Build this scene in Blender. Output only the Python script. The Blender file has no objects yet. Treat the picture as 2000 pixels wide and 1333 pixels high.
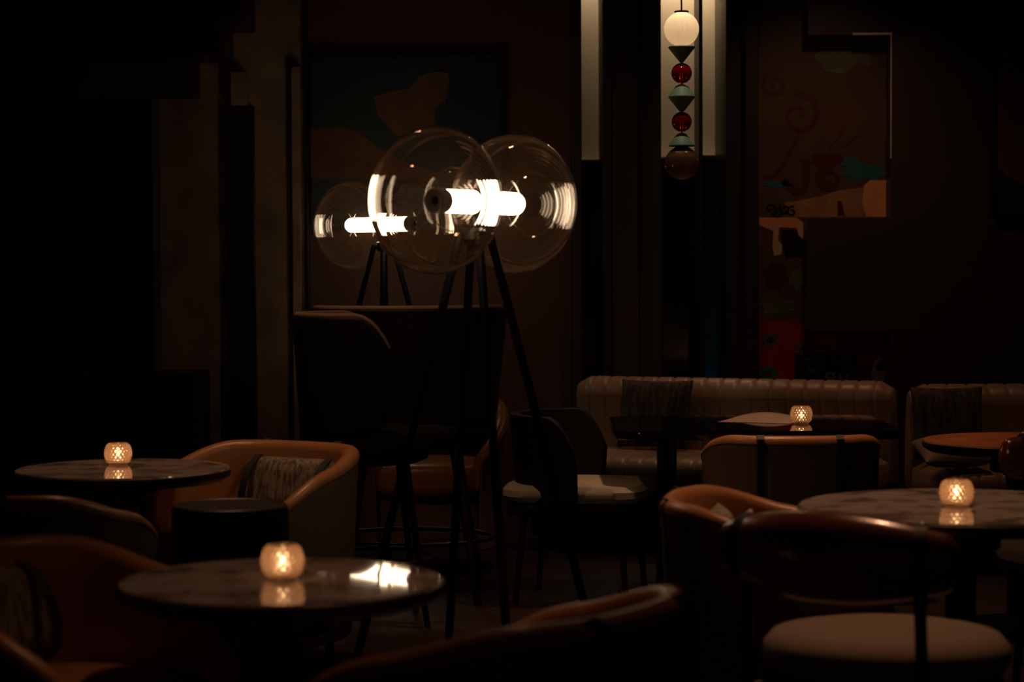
import bpy, bmesh, math, random
from mathutils import Vector, Matrix, Euler
S = bpy.context.scene
C = S.collection
PI = math.pi
random.seed(7)

# ---------------------------------------------------------------- camera
FPX = 4200.0
HC = 1.335
PITCH = math.atan(156.5 / FPX)
ROLL = -0.005
cam_d = bpy.data.cameras.new('camera')
cam = bpy.data.objects.new('camera', cam_d)
C.objects.link(cam)
RM = Matrix.Rotation(PI / 2 - PITCH, 3, 'X') @ Matrix.Rotation(ROLL, 3, 'Z')
cam.matrix_world = Matrix.Translation((0, 0, HC)) @ RM.to_4x4()
cam_d.sensor_width = 36.0
cam_d.lens = FPX / 2000 * 36.0
cam_d.clip_start = 0.05
cam_d.clip_end = 60
cam_d.dof.use_dof = True
cam_d.dof.focus_distance = 8.6
cam_d.dof.aperture_fstop = 3.2
S.camera = cam


def P(px, py, Y):
    """the place, Y metres ahead, that a sight line of the photograph meets"""
    d = RM @ Vector(((px - 1000) / FPX, -(py - 666.5) / FPX, -1))
    t = Y / d.y
    return Vector((d.x * t, Y, HC + d.z * t))


# ---------------------------------------------------------------- world, exposure, ceiling lights
S.view_settings.view_transform = 'Standard'
S.view_settings.look = 'None'
S.view_settings.gamma = 1
S.view_settings.exposure = 0.0
S.view_settings.use_curve_mapping = False
w = bpy.data.worlds.new('world')
S.world = w
w.use_nodes = True
w.node_tree.nodes['Background'].inputs[0].default_value = (1.0, 0.66, 0.42, 1)
w.node_tree.nodes['Background'].inputs[1].default_value = 0.008
S.cycles.max_bounces = 14
S.cycles.transparent_max_bounces = 24
S.cycles.transmission_bounces = 12
S.cycles.use_denoising = True
S.cycles.sample_clamp_indirect = 4.0


def spot(name, loc, target, power, angle, blend=0.6, radius=0.06, col=(1, 0.72, 0.45)):
    l = bpy.data.lights.new(name, 'SPOT')
    l.energy = power
    l.spot_size = math.radians(angle)
    l.spot_blend = blend
    l.shadow_soft_size = radius
    l.color = col
    o = bpy.data.objects.new(name, l)
    C.objects.link(o)
    o.location = loc
    o.rotation_euler = (Vector(target) - Vector(loc)).to_track_quat('-Z', 'Y').to_euler()
    return o


def area(name, loc, target, power, sx, sy, col):
    l = bpy.data.lights.new(name, 'AREA')
    l.shape = 'RECTANGLE'
    l.size, l.size_y = sx, sy
    l.energy = power
    l.color = col
    o = bpy.data.objects.new(name, l)
    C.objects.link(o)
    o.location = loc
    o.rotation_euler = (Vector(target) - Vector(loc)).to_track_quat('-Z', 'Y').to_euler()
    return o


WARM = (1.0, 0.47, 0.25)
# unseen ceiling downlights; bead, sofa and mural spots are added fill
spot('downlight_left_tables', (-0.95, 7.3, 3.0), (-0.85, 7.2, 0.7), 42, 92, 0.8, 0.08, WARM)
spot('downlight_near_table', (0.05, 4.7, 3.0), (-0.28, 4.30, 0.7), 24, 46, 0.9, 0.08, WARM)
spot('downlight_right_table', (1.15, 6.1, 3.0), (0.88, 5.5, 0.6), 64, 62, 0.9, 0.08, WARM)
spot('downlight_far_table', (0.95, 8.05, 3.0), (0.95, 8.0, 0.7), 85, 64, 0.8, 0.06, WARM)
spot('downlight_pendant', (0.90, 10.05, 3.0), (0.90, 10.0, 0.7), 20, 66, 0.8, 0.05, WARM)
spot('bead_fill', (0.76, 9.24, 3.0), (0.755, 9.57, 1.95), 13, 24, 0.7, 0.04, (1.0, 0.74, 0.48))  # added spot to brighten the mint cones, no fixture behind it
spot('right_sofa_fill', (2.15, 9.05, 3.0), (2.15, 9.2, 0.7), 14, 60, 0.9, 0.06, WARM)  # spot added so the right sofa back catches light
spot('mural_fill', (1.55, 9.75, 3.0), (1.62, 11.0, 0.9), 14, 85, 1.0, 0.06, WARM)  # added wash to lift the mural, no known lamp there
# cove light over the window niche, unseen cool fill added at its foot
area('cove_light', (P(1280, 0, 11.3).x, 11.46, 3.04), (P(1280, 0, 11.3).x, 11.47, 0.5), 13.0, 0.9, 0.05, (1.0, 0.66, 0.37))
area('niche_cool_fill', (P(1395, 0, 11.3).x, 11.30, 0.10), (P(1395, 0, 11.3).x, 11.48, 1.5), 0.55, 0.3, 0.08, (0.3, 0.9, 1.0))  # added fill that cools the niche foot and blue pane


# ---------------------------------------------------------------- materials
def nodes_of(name):
    m = bpy.data.materials.new(name)
    m.use_nodes = True
    nt = m.node_tree
    return m, nt, nt.nodes['Principled BSDF']


def pbr(name, col, rough=0.5, metal=0.0, spec=0.5, bump=0.0, bscale=60.0, vary=0.0, vscale=6.0, coat=0.0):
    m, nt, b = nodes_of(name)
    b.inputs['Base Color'].default_value = (*col, 1)
    b.inputs['Roughness'].default_value = rough
    b.inputs['Metallic'].default_value = metal
    b.inputs['Specular IOR Level'].default_value = spec
    b.inputs['Coat Weight'].default_value = coat
    tc = nt.nodes.new('ShaderNodeTexCoord')
    if vary:
        n = nt.nodes.new('ShaderNodeTexNoise')
        n.inputs['Scale'].default_value = vscale
        n.inputs['Detail'].default_value = 5
        nt.links.new(tc.outputs['Object'], n.inputs['Vector'])
        r = nt.nodes.new('ShaderNodeValToRGB')
        r.color_ramp.elements[0].position = 0.3
        r.color_ramp.elements[1].position = 0.7
        r.color_ramp.elements[0].color = (*[c * (1 - vary) for c in col], 1)
        r.color_ramp.elements[1].color = (*[min(1, c * (1 + vary)) for c in col], 1)
        nt.links.new(n.outputs['Fac'], r.inputs['Fac'])
        nt.links.new(r.outputs['Color'], b.inputs['Base Color'])
    if bump:
        n = nt.nodes.new('ShaderNodeTexNoise')
        n.inputs['Scale'].default_value = bscale
        n.inputs['Detail'].default_value = 4
        nt.links.new(tc.outputs['Object'], n.inputs['Vector'])
        bp = nt.nodes.new('ShaderNodeBump')
        bp.inputs['Strength'].default_value = bump
        bp.inputs['Distance'].default_value = 0.004
        nt.links.new(n.outputs['Fac'], bp.inputs['Height'])
        nt.links.new(bp.outputs['Normal'], b.inputs['Normal'])
    return m


def emit(name, col, strength):
    m, nt, b = nodes_of(name)
    b.inputs['Base Color'].default_value = (0, 0, 0, 1)
    b.inputs['Emission Color'].default_value = (*col, 1)
    b.inputs['Emission Strength'].default_value = strength
    return m


def thin_glass(name, tint, gloss=1.0, rough=0.02, gcol=(1, 1, 1), ior=1.5, haze=0.0, hcol=(0.8, 0.6, 0.45)):
    """thin blown glass: clear with a Fresnel mirror"""
    m, nt, b = nodes_of(name)
    nt.nodes.remove(b)
    out = nt.nodes['Material Output']
    t = nt.nodes.new('ShaderNodeBsdfTransparent')
    t.inputs[0].default_value = (*tint, 1)
    g = nt.nodes.new('ShaderNodeBsdfGlossy')
    g.inputs['Roughness'].default_value = rough
    g.inputs[0].default_value = (*gcol, 1)
    lw = nt.nodes.new('ShaderNodeFresnel')
    lw.inputs['IOR'].default_value = ior
    mul = nt.nodes.new('ShaderNodeMath')
    mul.operation = 'MULTIPLY'
    mul.use_clamp = True
    mul.inputs[1].default_value = gloss
    nt.links.new(lw.outputs[0], mul.inputs[0])
    mx = nt.nodes.new('ShaderNodeMixShader')
    nt.links.new(mul.outputs[0], mx.inputs[0])
    nt.links.new(t.outputs[0], mx.inputs[1])
    nt.links.new(g.outputs[0], mx.inputs[2])
    tl = nt.nodes.new('ShaderNodeBsdfTranslucent')
    tl.inputs[0].default_value = (*hcol, 1)
    df = nt.nodes.new('ShaderNodeBsdfDiffuse')
    df.inputs[0].default_value = (*hcol, 1)
    m2 = nt.nodes.new('ShaderNodeMixShader')
    nt.links.new(tl.outputs[0], m2.inputs[1])
    nt.links.new(df.outputs[0], m2.inputs[2])
    m3 = nt.nodes.new('ShaderNodeMixShader')
    m3.inputs[0].default_value = haze
    nt.links.new(mx.outputs[0], m3.inputs[1])
    nt.links.new(m2.outputs[0], m3.inputs[2])
    nt.links.new(m3.outputs[0], out.inputs['Surface'])
    return m


def cut_glass(name, col, frost, clear, tcol):
    """cut crystal: refraction, a little milky scatter and a little straight-through light"""
    m, nt, b = nodes_of(name)
    nt.nodes.remove(b)
    out = nt.nodes['Material Output']
    g = nt.nodes.new('ShaderNodeBsdfGlass')
    g.inputs['Color'].default_value = (*col, 1)
    g.inputs['Roughness'].default_value = 0.01
    g.inputs['IOR'].default_value = 1.55
    tl = nt.nodes.new('ShaderNodeBsdfTranslucent')
    tl.inputs[0].default_value = (*tcol, 1)
    tp = nt.nodes.new('ShaderNodeBsdfTransparent')
    m1 = nt.nodes.new('ShaderNodeMixShader')
    m1.inputs[0].default_value = frost
    nt.links.new(g.outputs[0], m1.inputs[1])
    nt.links.new(tl.outputs[0], m1.inputs[2])
    m2 = nt.nodes.new('ShaderNodeMixShader')
    m2.inputs[0].default_value = clear
    nt.links.new(m1.outputs[0], m2.inputs[1])
    nt.links.new(tp.outputs[0], m2.inputs[2])
    nt.links.new(m2.outputs[0], out.inputs['Surface'])
    return m


def marble(name):
    m, nt, b = nodes_of(name)
    tc = nt.nodes.new('ShaderNodeTexCoord')
    n = nt.nodes.new('ShaderNodeTexNoise')
    n.inputs['Scale'].default_value = 7
    n.inputs['Detail'].default_value = 8
    n.inputs['Distortion'].default_value = 1.2
    nt.links.new(tc.outputs['Object'], n.inputs['Vector'])
    r = nt.nodes.new('ShaderNodeValToRGB')
    e = r.color_ramp.elements
    e[0].position = 0.36
    e[0].color = (0.2, 0.17, 0.15, 1)
    e[1].position = 0.5
    e[1].color = (0.5, 0.44, 0.39, 1)
    x = e.new(0.75)
    x.color = (0.57, 0.52, 0.47, 1)
    nt.links.new(n.outputs['Fac'], r.inputs['Fac'])
    nt.links.new(r.outputs['Color'], b.inputs['Base Color'])
    b.inputs['Roughness'].default_value = 0.03
    b.inputs['Specular IOR Level'].default_value = 0.6
    return m


def planks(name, c1, c2):
    m, nt, b = nodes_of(name)
    tc = nt.nodes.new('ShaderNodeTexCoord')
    br = nt.nodes.new('ShaderNodeTexBrick')
    br.inputs['Scale'].default_value = 1.0
    br.inputs['Brick Width'].default_value = 1.4
    br.inputs['Row Height'].default_value = 0.16
    br.inputs['Mortar Size'].default_value = 0.003
    br.inputs['Color1'].default_value = (*c1, 1)
    br.inputs['Color2'].default_value = (*c2, 1)
    br.inputs['Mortar'].default_value = (0.004, 0.003, 0.002, 1)
    mp = nt.nodes.new('ShaderNodeMapping')
    mp.inputs['Rotation'].default_value = (0, 0, math.radians(35))
    nt.links.new(tc.outputs['Object'], mp.inputs[0])
    nt.links.new(mp.outputs[0], br.inputs['Vector'])
    nt.links.new(br.outputs['Color'], b.inputs['Base Color'])
    b.inputs['Roughness'].default_value = 0.42
    return m


def woven(name, c1, c2, scale=90):
    m, nt, b = nodes_of(name)
    tc = nt.nodes.new('ShaderNodeTexCoord')
    mp = nt.nodes.new('ShaderNodeMapping')
    mp.inputs['Scale'].default_value = (1.0, 1.0, 0.25)
    n = nt.nodes.new('ShaderNodeTexNoise')
    n.inputs['Scale'].default_value = scale
    n.inputs['Detail'].default_value = 3
    nt.links.new(tc.outputs['Object'], mp.inputs[0])
    nt.links.new(mp.outputs[0], n.inputs['Vector'])
    r = nt.nodes.new('ShaderNodeValToRGB')
    r.color_ramp.elements[0].position = 0.38
    r.color_ramp.elements[1].position = 0.62
    r.color_ramp.elements[0].color = (*c1, 1)
    r.color_ramp.elements[1].color = (*c2, 1)
    nt.links.new(n.outputs['Fac'], r.inputs['Fac'])
    nt.links.new(r.outputs['Color'], b.inputs['Base Color'])
    b.inputs['Roughness'].default_value = 0.85
    return m


M = dict(
    orange=pbr('orange_leather', (0.47, 0.22, 0.085), 0.36, bump=0.15, bscale=120, vary=0.08),
    taupe=pbr('taupe_fabric', (0.20, 0.135, 0.085), 0.8, bump=0.2, bscale=200),
    brown=pbr('brown_leather', (0.24, 0.065, 0.025), 0.25, bump=0.05, bscale=90, spec=0.9, coat=0.4),
    black=pbr('black_leather', (0.005, 0.0045, 0.004), 0.6, spec=0.3),
    metal=pbr('black_metal', (0.012, 0.011, 0.01), 0.4, metal=0.3),
    brass=pbr('brass', (0.65, 0.45, 0.22), 0.25, metal=1.0),
    steel=pbr('brushed_steel', (0.5, 0.46, 0.42), 0.3, metal=1.0),
    beige=pbr('beige_fabric', (0.30, 0.235, 0.17), 0.8, bump=0.2, bscale=250),
    pale=pbr('pale_green_fabric', (0.42, 0.43, 0.34), 0.8, bump=0.2, bscale=250),
    sofa=pbr('sofa_leather', (0.30, 0.21, 0.15), 0.38, bump=0.1, bscale=90),
    strap=pbr('teal_strap', (0.012, 0.022, 0.022), 0.6),
    pillow=woven('woven_grey_green', (0.10, 0.10, 0.075), (0.38, 0.33, 0.23)),
    darkpillow=woven('woven_dark', (0.02, 0.017, 0.013), (0.09, 0.07, 0.05), 50),
    marble=marble('marble'),
    lacquer=pbr('black_lacquer', (0.006, 0.005, 0.005), 0.05, spec=0.6),
    edge=pbr('table_edge', (0.012, 0.010, 0.008), 0.4),
    walnut=pbr('walnut', (0.34, 0.12, 0.045), 0.35, vary=0.25, vscale=12),
    paper=pbr('paper', (0.36, 0.30, 0.25), 0.8),
    floor=planks('dark_oak_floor', (0.026, 0.014, 0.008), (0.018, 0.010, 0.006)),
    ceil=pbr('ceiling_paint', (0.03, 0.025, 0.02), 0.9),
    redwall=pbr('oxblood_wall', (0.095, 0.038, 0.017), 0.6, vary=0.12, vscale=2),
    dark=pbr('dark_timber', (0.035, 0.026, 0.017), 0.5, vary=0.15, vscale=3),
    darker=pbr('ebony_timber', (0.010, 0.008, 0.006), 0.45),
    gloss=pbr('dark_glass_panel', (0.007, 0.007, 0.005), 0.12),
    stone=pbr('brown_stone', (0.29, 0.20, 0.135), 0.22, vary=0.35, vscale=5, bump=0.2, bscale=9),
    niche=pbr('plaster_niche', (0.62, 0.6, 0.52), 0.9),
    sill=pbr('pale_sill', (0.6, 0.52, 0.42), 0.5),
    bluepane=pbr('blue_pane', (0.03, 0.16, 0.24), 0.35),
    mint=pbr('mint_lacquer', (0.22, 0.38, 0.29), 0.55),
    smoke=thin_glass('smoked_ribbed_glass', (0.52, 0.40, 0.30), 2.0, 0.12, (0.9, 0.72, 0.55), 1.45, 0.22, (0.55, 0.34, 0.2)),
    globe=thin_glass('blown_glass', (0.94, 0.90, 0.86), 3.0, 0.02, (1, 1, 1), 1.24, 0.012, (0.8, 0.5, 0.3)),
    crystal=cut_glass('cut_crystal', (1.0, 0.90, 0.78), 0.13, 0.04, (1.0, 0.64, 0.44)),
    tube=emit('glowing_tube', (1.0, 0.72, 0.46), 10.0),
    flame=emit('candle_flame', (1.0, 0.68, 0.38), 110.0),
    ceramic=pbr('pale_ceramic', (0.6, 0.5, 0.42), 0.35),
    wax=pbr('wax', (0.8, 0.66, 0.45), 0.5),
)


def red_glass():
    m, nt, b = nodes_of('red_glass')
    b.inputs['Base Color'].default_value = (0.95, 0.03, 0.015, 1)
    b.inputs['Transmission Weight'].default_value = 0.82
    b.inputs['Roughness'].default_value = 0.02
    b.inputs['IOR'].default_value = 1.4
    return m


M['red'] = red_glass()


def opal():
    m, nt, b = nodes_of('opal_glass')
    b.inputs['Base Color'].default_value = (0.9, 0.8, 0.64, 1)
    b.inputs['Roughness'].default_value = 0.3
    nt.nodes.remove(b)
    out = nt.nodes['Material Output']
    tl = nt.nodes.new('ShaderNodeBsdfTranslucent')
    tl.inputs[0].default_value = (0.95, 0.84, 0.70, 1)
    df = nt.nodes.new('ShaderNodeBsdfDiffuse')
    df.inputs[0].default_value = (0.85, 0.78, 0.66, 1)
    mx = nt.nodes.new('ShaderNodeMixShader')
    mx.inputs[0].default_value = 0.4
    nt.links.new(tl.outputs[0], mx.inputs[1])
    nt.links.new(df.outputs[0], mx.inputs[2])
    nt.links.new(mx.outputs[0], out.inputs['Surface'])
    return m


M['opal'] = opal()


# ---------------------------------------------------------------- mesh helpers
def obj(name, verts, faces, mat, parent=None, smooth=True, idx=None, angle=40):
    me = bpy.data.meshes.new(name)
    me.from_pydata([tuple(v) for v in verts], [], faces)
    mats = mat if isinstance(mat, (list, tuple)) else [mat]
    for m in mats:
        me.materials.append(m)
    if idx:
        me.polygons.foreach_set('material_index', idx)
    bm = bmesh.new()
    bm.from_mesh(me)
    bmesh.ops.recalc_face_normals(bm, faces=bm.faces)
    if smooth:
        lim = math.radians(angle)
        for f in bm.faces:
            f.smooth = True
        for e in bm.edges:
            if len(e.link_faces) == 2 and e.calc_face_angle(0) > lim:
                e.smooth = False
    bm.to_mesh(me)
    bm.free()
    o = bpy.data.objects.new(name, me)
    C.objects.link(o)
    if parent:
        o.parent = parent
    return o


class MB:
    def __init__(self):
        self.v, self.f, self.m = [], [], []

    def add(self, vs, fs, mi=0, mat=None):
        b = len(self.v)
        self.v += [(mat @ Vector(v)) if mat else Vector(v) for v in vs]
        self.f += [tuple(i + b for i in f) for f in fs]
        self.m += [mi] * len(fs)
        return self

    def box(self, x0, y0, z0, x1, y1, z1, mi=0, mat=None):
        vs = [(x, y, z) for x in (x0, x1) for y in (y0, y1) for z in (z0, z1)]
        fs = [(0, 1, 3, 2), (4, 6, 7, 5), (0, 4, 5, 1), (2, 3, 7, 6), (0, 2, 6, 4), (1, 5, 7, 3)]
        return self.add(vs, fs, mi, mat)

    def lathe(self, prof, n=48, mi=0, mat=None, closed=False, rib=None):
        vs, fs = [], []
        k = len(prof)
        for i in range(n):
            a = 2 * PI * i / n
            for j, (r, z) in enumerate(prof):
                q = r * (rib(a, j) if rib else 1)
                vs.append((q * math.cos(a), q * math.sin(a), z))
        for i in range(n):
            i2 = (i + 1) % n
            for j in range(k - 1 if not closed else k):
                j2 = (j + 1) % k
                fs.append((i * k + j, i2 * k + j, i2 * k + j2, i * k + j2))
        return self.add(vs, fs, mi, mat)

    def tube(self, pts, r, n=12, mi=0, r2=None, cap=True):
        pts = [Vector(p) for p in pts]
        vs, fs = [], []
        L = len(pts)
        for i, p in enumerate(pts):
            d = (pts[min(i + 1, L - 1)] - pts[max(i - 1, 0)]).normalized()
            up = Vector((0, 0, 1)) if abs(d.z) < 0.9 else Vector((1, 0, 0))
            a = d.cross(up).normalized()
            b = d.cross(a)
            rr = r if r2 is None else r + (r2 - r) * i / (L - 1)
            for k in range(n):
                t = 2 * PI * k / n
                vs.append(p + a * math.cos(t) * rr + b * math.sin(t) * rr)
        for i in range(L - 1):
            for k in range(n):
                k2 = (k + 1) % n
                fs.append((i * n + k, i * n + k2, (i + 1) * n + k2, (i + 1) * n + k))
        if cap:
            fs.append(tuple(range(n)))
            fs.append(tuple(range((L - 1) * n, L * n)))
        return self.add(vs, fs, mi)

    def ribbon(self, pts, side, w, t, mi=0):
        """a flat band of width w and thickness t along pts; side is the width direction"""
        pts = [Vector(p) for p in pts]
        side = Vector(side).normalized()
        L = len(pts)
        vs, fs = [], []
        for i, p in enumerate(pts):
            d = (pts[min(i + 1, L - 1)] - pts[max(i - 1, 0)]).normalized()
            nn = d.cross(side).normalized()
            for a, b in ((-1, -1), (1, -1), (1, 1), (-1, 1)):
                vs.append(p + side * a * w / 2 + nn * b * t / 2)
        for i in range(L - 1):
            for k in range(4):
                k2 = (k + 1) % 4
                fs.append((i * 4 + k, i * 4 + k2, (i + 1) * 4 + k2, (i + 1) * 4 + k))
        fs.append((0, 1, 2, 3))
        fs.append(tuple(range((L - 1) * 4, L * 4)))
        return self.add(vs, fs, mi)

    def plate(self, outline, y0, y1, mi=0):
        """an outline in x,z with thickness in y"""
        n = len(outline)
        vs = [(x, y0, z) for x, z in outline] + [(x, y1, z) for x, z in outline]
        fs = [tuple(range(n)), tuple(range(n, 2 * n))]
        fs += [(i, (i + 1) % n, n + (i + 1) % n, n + i) for i in range(n)]
        return self.add(vs, fs, mi)

    def make(self, name, mat, parent=None, smooth=True, angle=40):
        return obj(name, self.v, self.f, mat, parent, smooth, self.m, angle)


def bevel(o, wd=0.008, seg=3):
    m = o.modifiers.new('bevel', 'BEVEL')
    m.width = wd
    m.segments = seg
    m.limit_method = 'ANGLE'
    return o


def tag(o, label, cat, group=None, kind=None):
    if label:
        o['label'] = label
    if cat:
        o['category'] = cat
    if group:
        o['group'] = group
    if kind:
        o['kind'] = kind
    return o


def thing(name, label, cat, loc, rz=0.0, group=None, scale=1.0):
    o = bpy.data.objects.new(name, None)
    C.objects.link(o)
    o.empty_display_size = 0.1
    o.location = loc
    o.rotation_euler = (0, 0, rz)
    o.scale = (scale,) * 3
    return tag(o, label, cat, group)


def struct(o, label=None):
    o['kind'] = 'structure'
    if label:
        o['label'] = label
    return o


def copy_tree(o, parent=None):
    c = o.copy()
    C.objects.link(c)
    if parent:
        c.parent = parent
    for ch in o.children:
        copy_tree(ch, c)
    return c


def place(o, loc, rz=0.0, label=None, group=None, scale=1.0):
    o.location = loc
    o.rotation_euler = (0, 0, rz)
    o.scale = (scale,) * 3
    if label:
        o['label'] = label
    if group:
        o['group'] = group
    return o


def span(px0, py0, px1, py1, Y):
    a, b = P(px0, py0, Y), P(px1, py1, Y)
    return min(a.x, b.x), max(a.x, b.x), min(a.z, b.z), max(a.z, b.z)


def sbox(name, mat, px0, py0, px1, py1, Y, depth, bv=0.0, parent=None, zmin=None, zmax=None):
    x0, x1, z0, z1 = span(px0, py0, px1, py1, Y)
    if zmin is not None:
        z0 = zmin
    if zmax is not None:
        z1 = zmax
    o = MB().box(x0, Y, z0, x1, Y + depth, z1).make(name, mat, parent, smooth=False)
    if bv:
        bevel(o, bv)
    return o


def smooth01(t):
    t = max(0.0, min(1.0, t))
    return t * t * (3 - 2 * t)


# ---------------------------------------------------------------- the room
WY = 11.0
CZ = 3.1
struct(MB().box(-4.0, 0.3, -0.1, 4.0, 12.0, 0.0).make('floor', M['floor'], smooth=False))
struct(MB().box(-4.0, 0.3, CZ, 4.0, 12.0, CZ + 0.1).make('ceiling', M['ceil'], smooth=False))
struct(MB().box(-4.1, 0.3, 0, -4.0, 12.0, CZ).make('wall_left', M['dark'], smooth=False))
struct(MB().box(4.0, 0.3, 0, 4.1, 12.0, CZ).make('wall_right', M['dark'], smooth=False))


def wall(name, mat, px0, px1, Y=WY, depth=0.12):
    return struct(sbox(name, mat, px0, 0, px1, 500, Y, depth, zmin=0, zmax=CZ))


wl = MB().box(-3.995, WY, 0.0, P(597, 0, WY).x, WY + 0.12, CZ).make('wall_back_left', M['stone'], smooth=False)
struct(wl)
wall('wall_back_middle', M['redwall'], 597, 1116)
wr = MB().box(P(1476, 0, WY).x, WY, 0.0, 3.995, WY + 0.12, CZ).make('wall_back_right', M['dark'], smooth=False)
struct(wr)
# frames, piers and the lit niche between them
k = 0


def trim(mat, px0, px1, Y, depth, bv=0.004):
    global k
    k += 1
    return struct(sbox('trim_%d' % k, mat, px0, 0, px1, 500, Y, depth, bv, zmin=0.0, zmax=CZ))


trim(M['darker'], 594, 604, WY - 0.05, 0.05)
trim(M['dark'], 1116, 1137, WY - 0.06, 0.62)
trim(M['dark'], 1177, 1196, WY - 0.03, 0.55)
trim(M['dark'], 1196, 1247, WY - 0.10, 0.62)
trim(M['dark'], 1247, 1292, WY - 0.05, 0.57)
trim(M['darker'], 1365, 1373, WY + 0.12, 0.30)
trim(M['darker'], 1418, 1455, WY - 0.06, 0.60)
trim(M['darker'], 1455, 1481, WY - 0.12, 0.24)
NY = 11.62
struct(sbox('wall_niche', M['niche'], 1100, 0, 1445, 500, NY, 0.08, zmin=0.0, zmax=CZ))


def window(n, px0, px1, sill_y, pane):
    x0, x1, z0, z1 = span(px0, 0, px1, sill_y, NY - 0.16)
    f = MB().box(x0 - 0.03, NY - 0.16, z0 - 0.010, x1 + 0.03, NY - 0.005, z0).make('window_%d' % n, M['sill'], smooth=False)
    struct(f)
    p = MB().box(x0 - 0.03, NY - 0.14, 0.02, x1 + 0.03, NY - 0.10, z0 - 0.011).make('pane', pane, f, smooth=False)
    return f


window(1, 1137, 1177, 312, M['gloss'])
window(2, 1292, 1365, 306, M['gloss'])
window(3, 1373, 1418, 303, M['bluepane'])

# left end: dark stepped panelling, black upright
x0, x1, z0, z1 = span(-40, 190, 303, 860, 10.75)
struct(MB().box(-3.9, 10.75, 0, x1, 10.99, 3.05).make('wall_panel_left', M['gloss'], smooth=False),
       'dark glossy wall panel at the left end of the room')
x0, x1, z0, z1 = span(0, 118, 385, 190, 10.62)
struct(bevel(MB().box(-3.9, 10.62, z0, x1, 10.75, z1).make('trim_20', M['dark'], smooth=False)))
x0, x1, z0, z1 = span(0, 40, 430, 105, 10.5)
struct(bevel(MB().box(-3.9, 10.5, z0, x1, 10.99, z1).make('trim_21', M['darker'], smooth=False)))
x0, x1, z0, z1 = span(0, -120, 470, 40, 10.4)
struct(bevel(MB().box(-3.9, 10.4, z0, x1, 10.99, CZ - 0.01).make('trim_22', M['darker'], smooth=False)))
struct(sbox('trim_23', M['darker'], 442, 208, 501, 830, 10.95, 0.05, 0.004, zmin=0.0))
struct(sbox('trim_24', M['stone'], 450, 140, 482, 206, 10.93, 0.07, 0.003))
struct(sbox('trim_25', M['stone'], 568, 130, 592, 860, 10.94, 0.06, 0.003, zmin=0.0))


# ---------------------------------------------------------------- pictures on the walls
def outline(pts, Y):
    return [(lambda q: (q.x, q.z))(P(x, y, Y)) for x, y in pts]


def blob(cx, cy, rx, ry, lobes, amp, n=48, ph=0.0):
    return [(cx + rx * math.cos(t) * (1 + amp * math.sin(lobes * t + ph)),
             cy + ry * math.sin(t) * (1 + amp * math.sin(lobes * t + ph))) for t in [2 * PI * i / n for i in range(n)]]


def stroke(mb, pts, wd, Y, mi, y1):
    """a painted line of varying width in the plane of a picture (pixel points)"""
    L = len(pts)
    left, right = [], []
    for i, (x, y) in enumerate(pts):
        ax, ay = pts[max(i - 1, 0)]
        bx, by = pts[min(i + 1, L - 1)]
        dx, dy = bx - ax, by - ay
        q = math.hypot(dx, dy) or 1
        ww = wd(i / (L - 1)) / 2 if callable(wd) else wd / 2
        left.append((x - dy / q * ww, y + dx / q * ww))
        right.append((x + dy / q * ww, y - dx / q * ww))
    for i in range(L - 1):
        mb.plate(outline([left[i], left[i + 1], right[i + 1], right[i]], Y), y1, Y + 0.004, mi)


def spiral(cx, cy, r0, r1, turns, a0, n=40, sgn=1):
    return [(cx + (r0 + (r1 - r0) * t) * math.cos(a0 + sgn * turns * 2 * PI * t),
             cy + (r0 + (r1 - r0) * t) * math.sin(a0 + sgn * turns * 2 * PI * t)) for t in [i / (n - 1) for i in range(n)]]


art = dict(
    teal=pbr('paint_teal', (0.011, 0.028, 0.030), 0.5),
    navy=pbr('paint_navy', (0.007, 0.014, 0.022), 0.5),
    rust=pbr('paint_rust', (0.10, 0.034, 0.010), 0.6, vary=0.3, vscale=14),
    ochre=pbr('paint_ochre', (0.11, 0.05, 0.015), 0.6, vary=0.3, vscale=18),
    ground=pbr('paint_ground', (0.10, 0.062, 0.037), 0.34, vary=0.15, vscale=4),
    maroon=pbr('paint_maroon', (0.07, 0.012, 0.008), 0.45),
    cyan=pbr('paint_cyan', (0.02, 0.15, 0.16), 0.4),
    glow_peach=pbr('painted_glow_peach', (0.72, 0.34, 0.16), 0.4, vary=0.15, vscale=8),  # warm glow on the mural, put into the paint colour
    tan=pbr('painted_glow_tan', (0.36, 0.21, 0.11), 0.4, vary=0.3, vscale=9),  # dimmer spread of the same glow, painted in
    cream=pbr('paint_cream', (0.62, 0.44, 0.30), 0.4),
    black=pbr('paint_black', (0.008, 0.006, 0.005), 0.4),
    red=pbr('paint_red', (0.28, 0.012, 0.012), 0.4, vary=0.2, vscale=10),
    olive=pbr('paint_olive', (0.10, 0.12, 0.065), 0.5, vary=0.3, vscale=24),
)
# teal landscape picture
PY = WY - 0.05
pic = thing('painting', 'large dark teal painting with rust brown shapes behind the glass lamps', 'painting', (0, PY, 0))
pic.location = (P(790, 440, PY).x, PY, P(790, 440, PY).z)


def child_of(o, root):
    o.parent = root
    o.matrix_parent_inverse = Matrix.Translation(-Vector(root.location))
    return o


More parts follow.
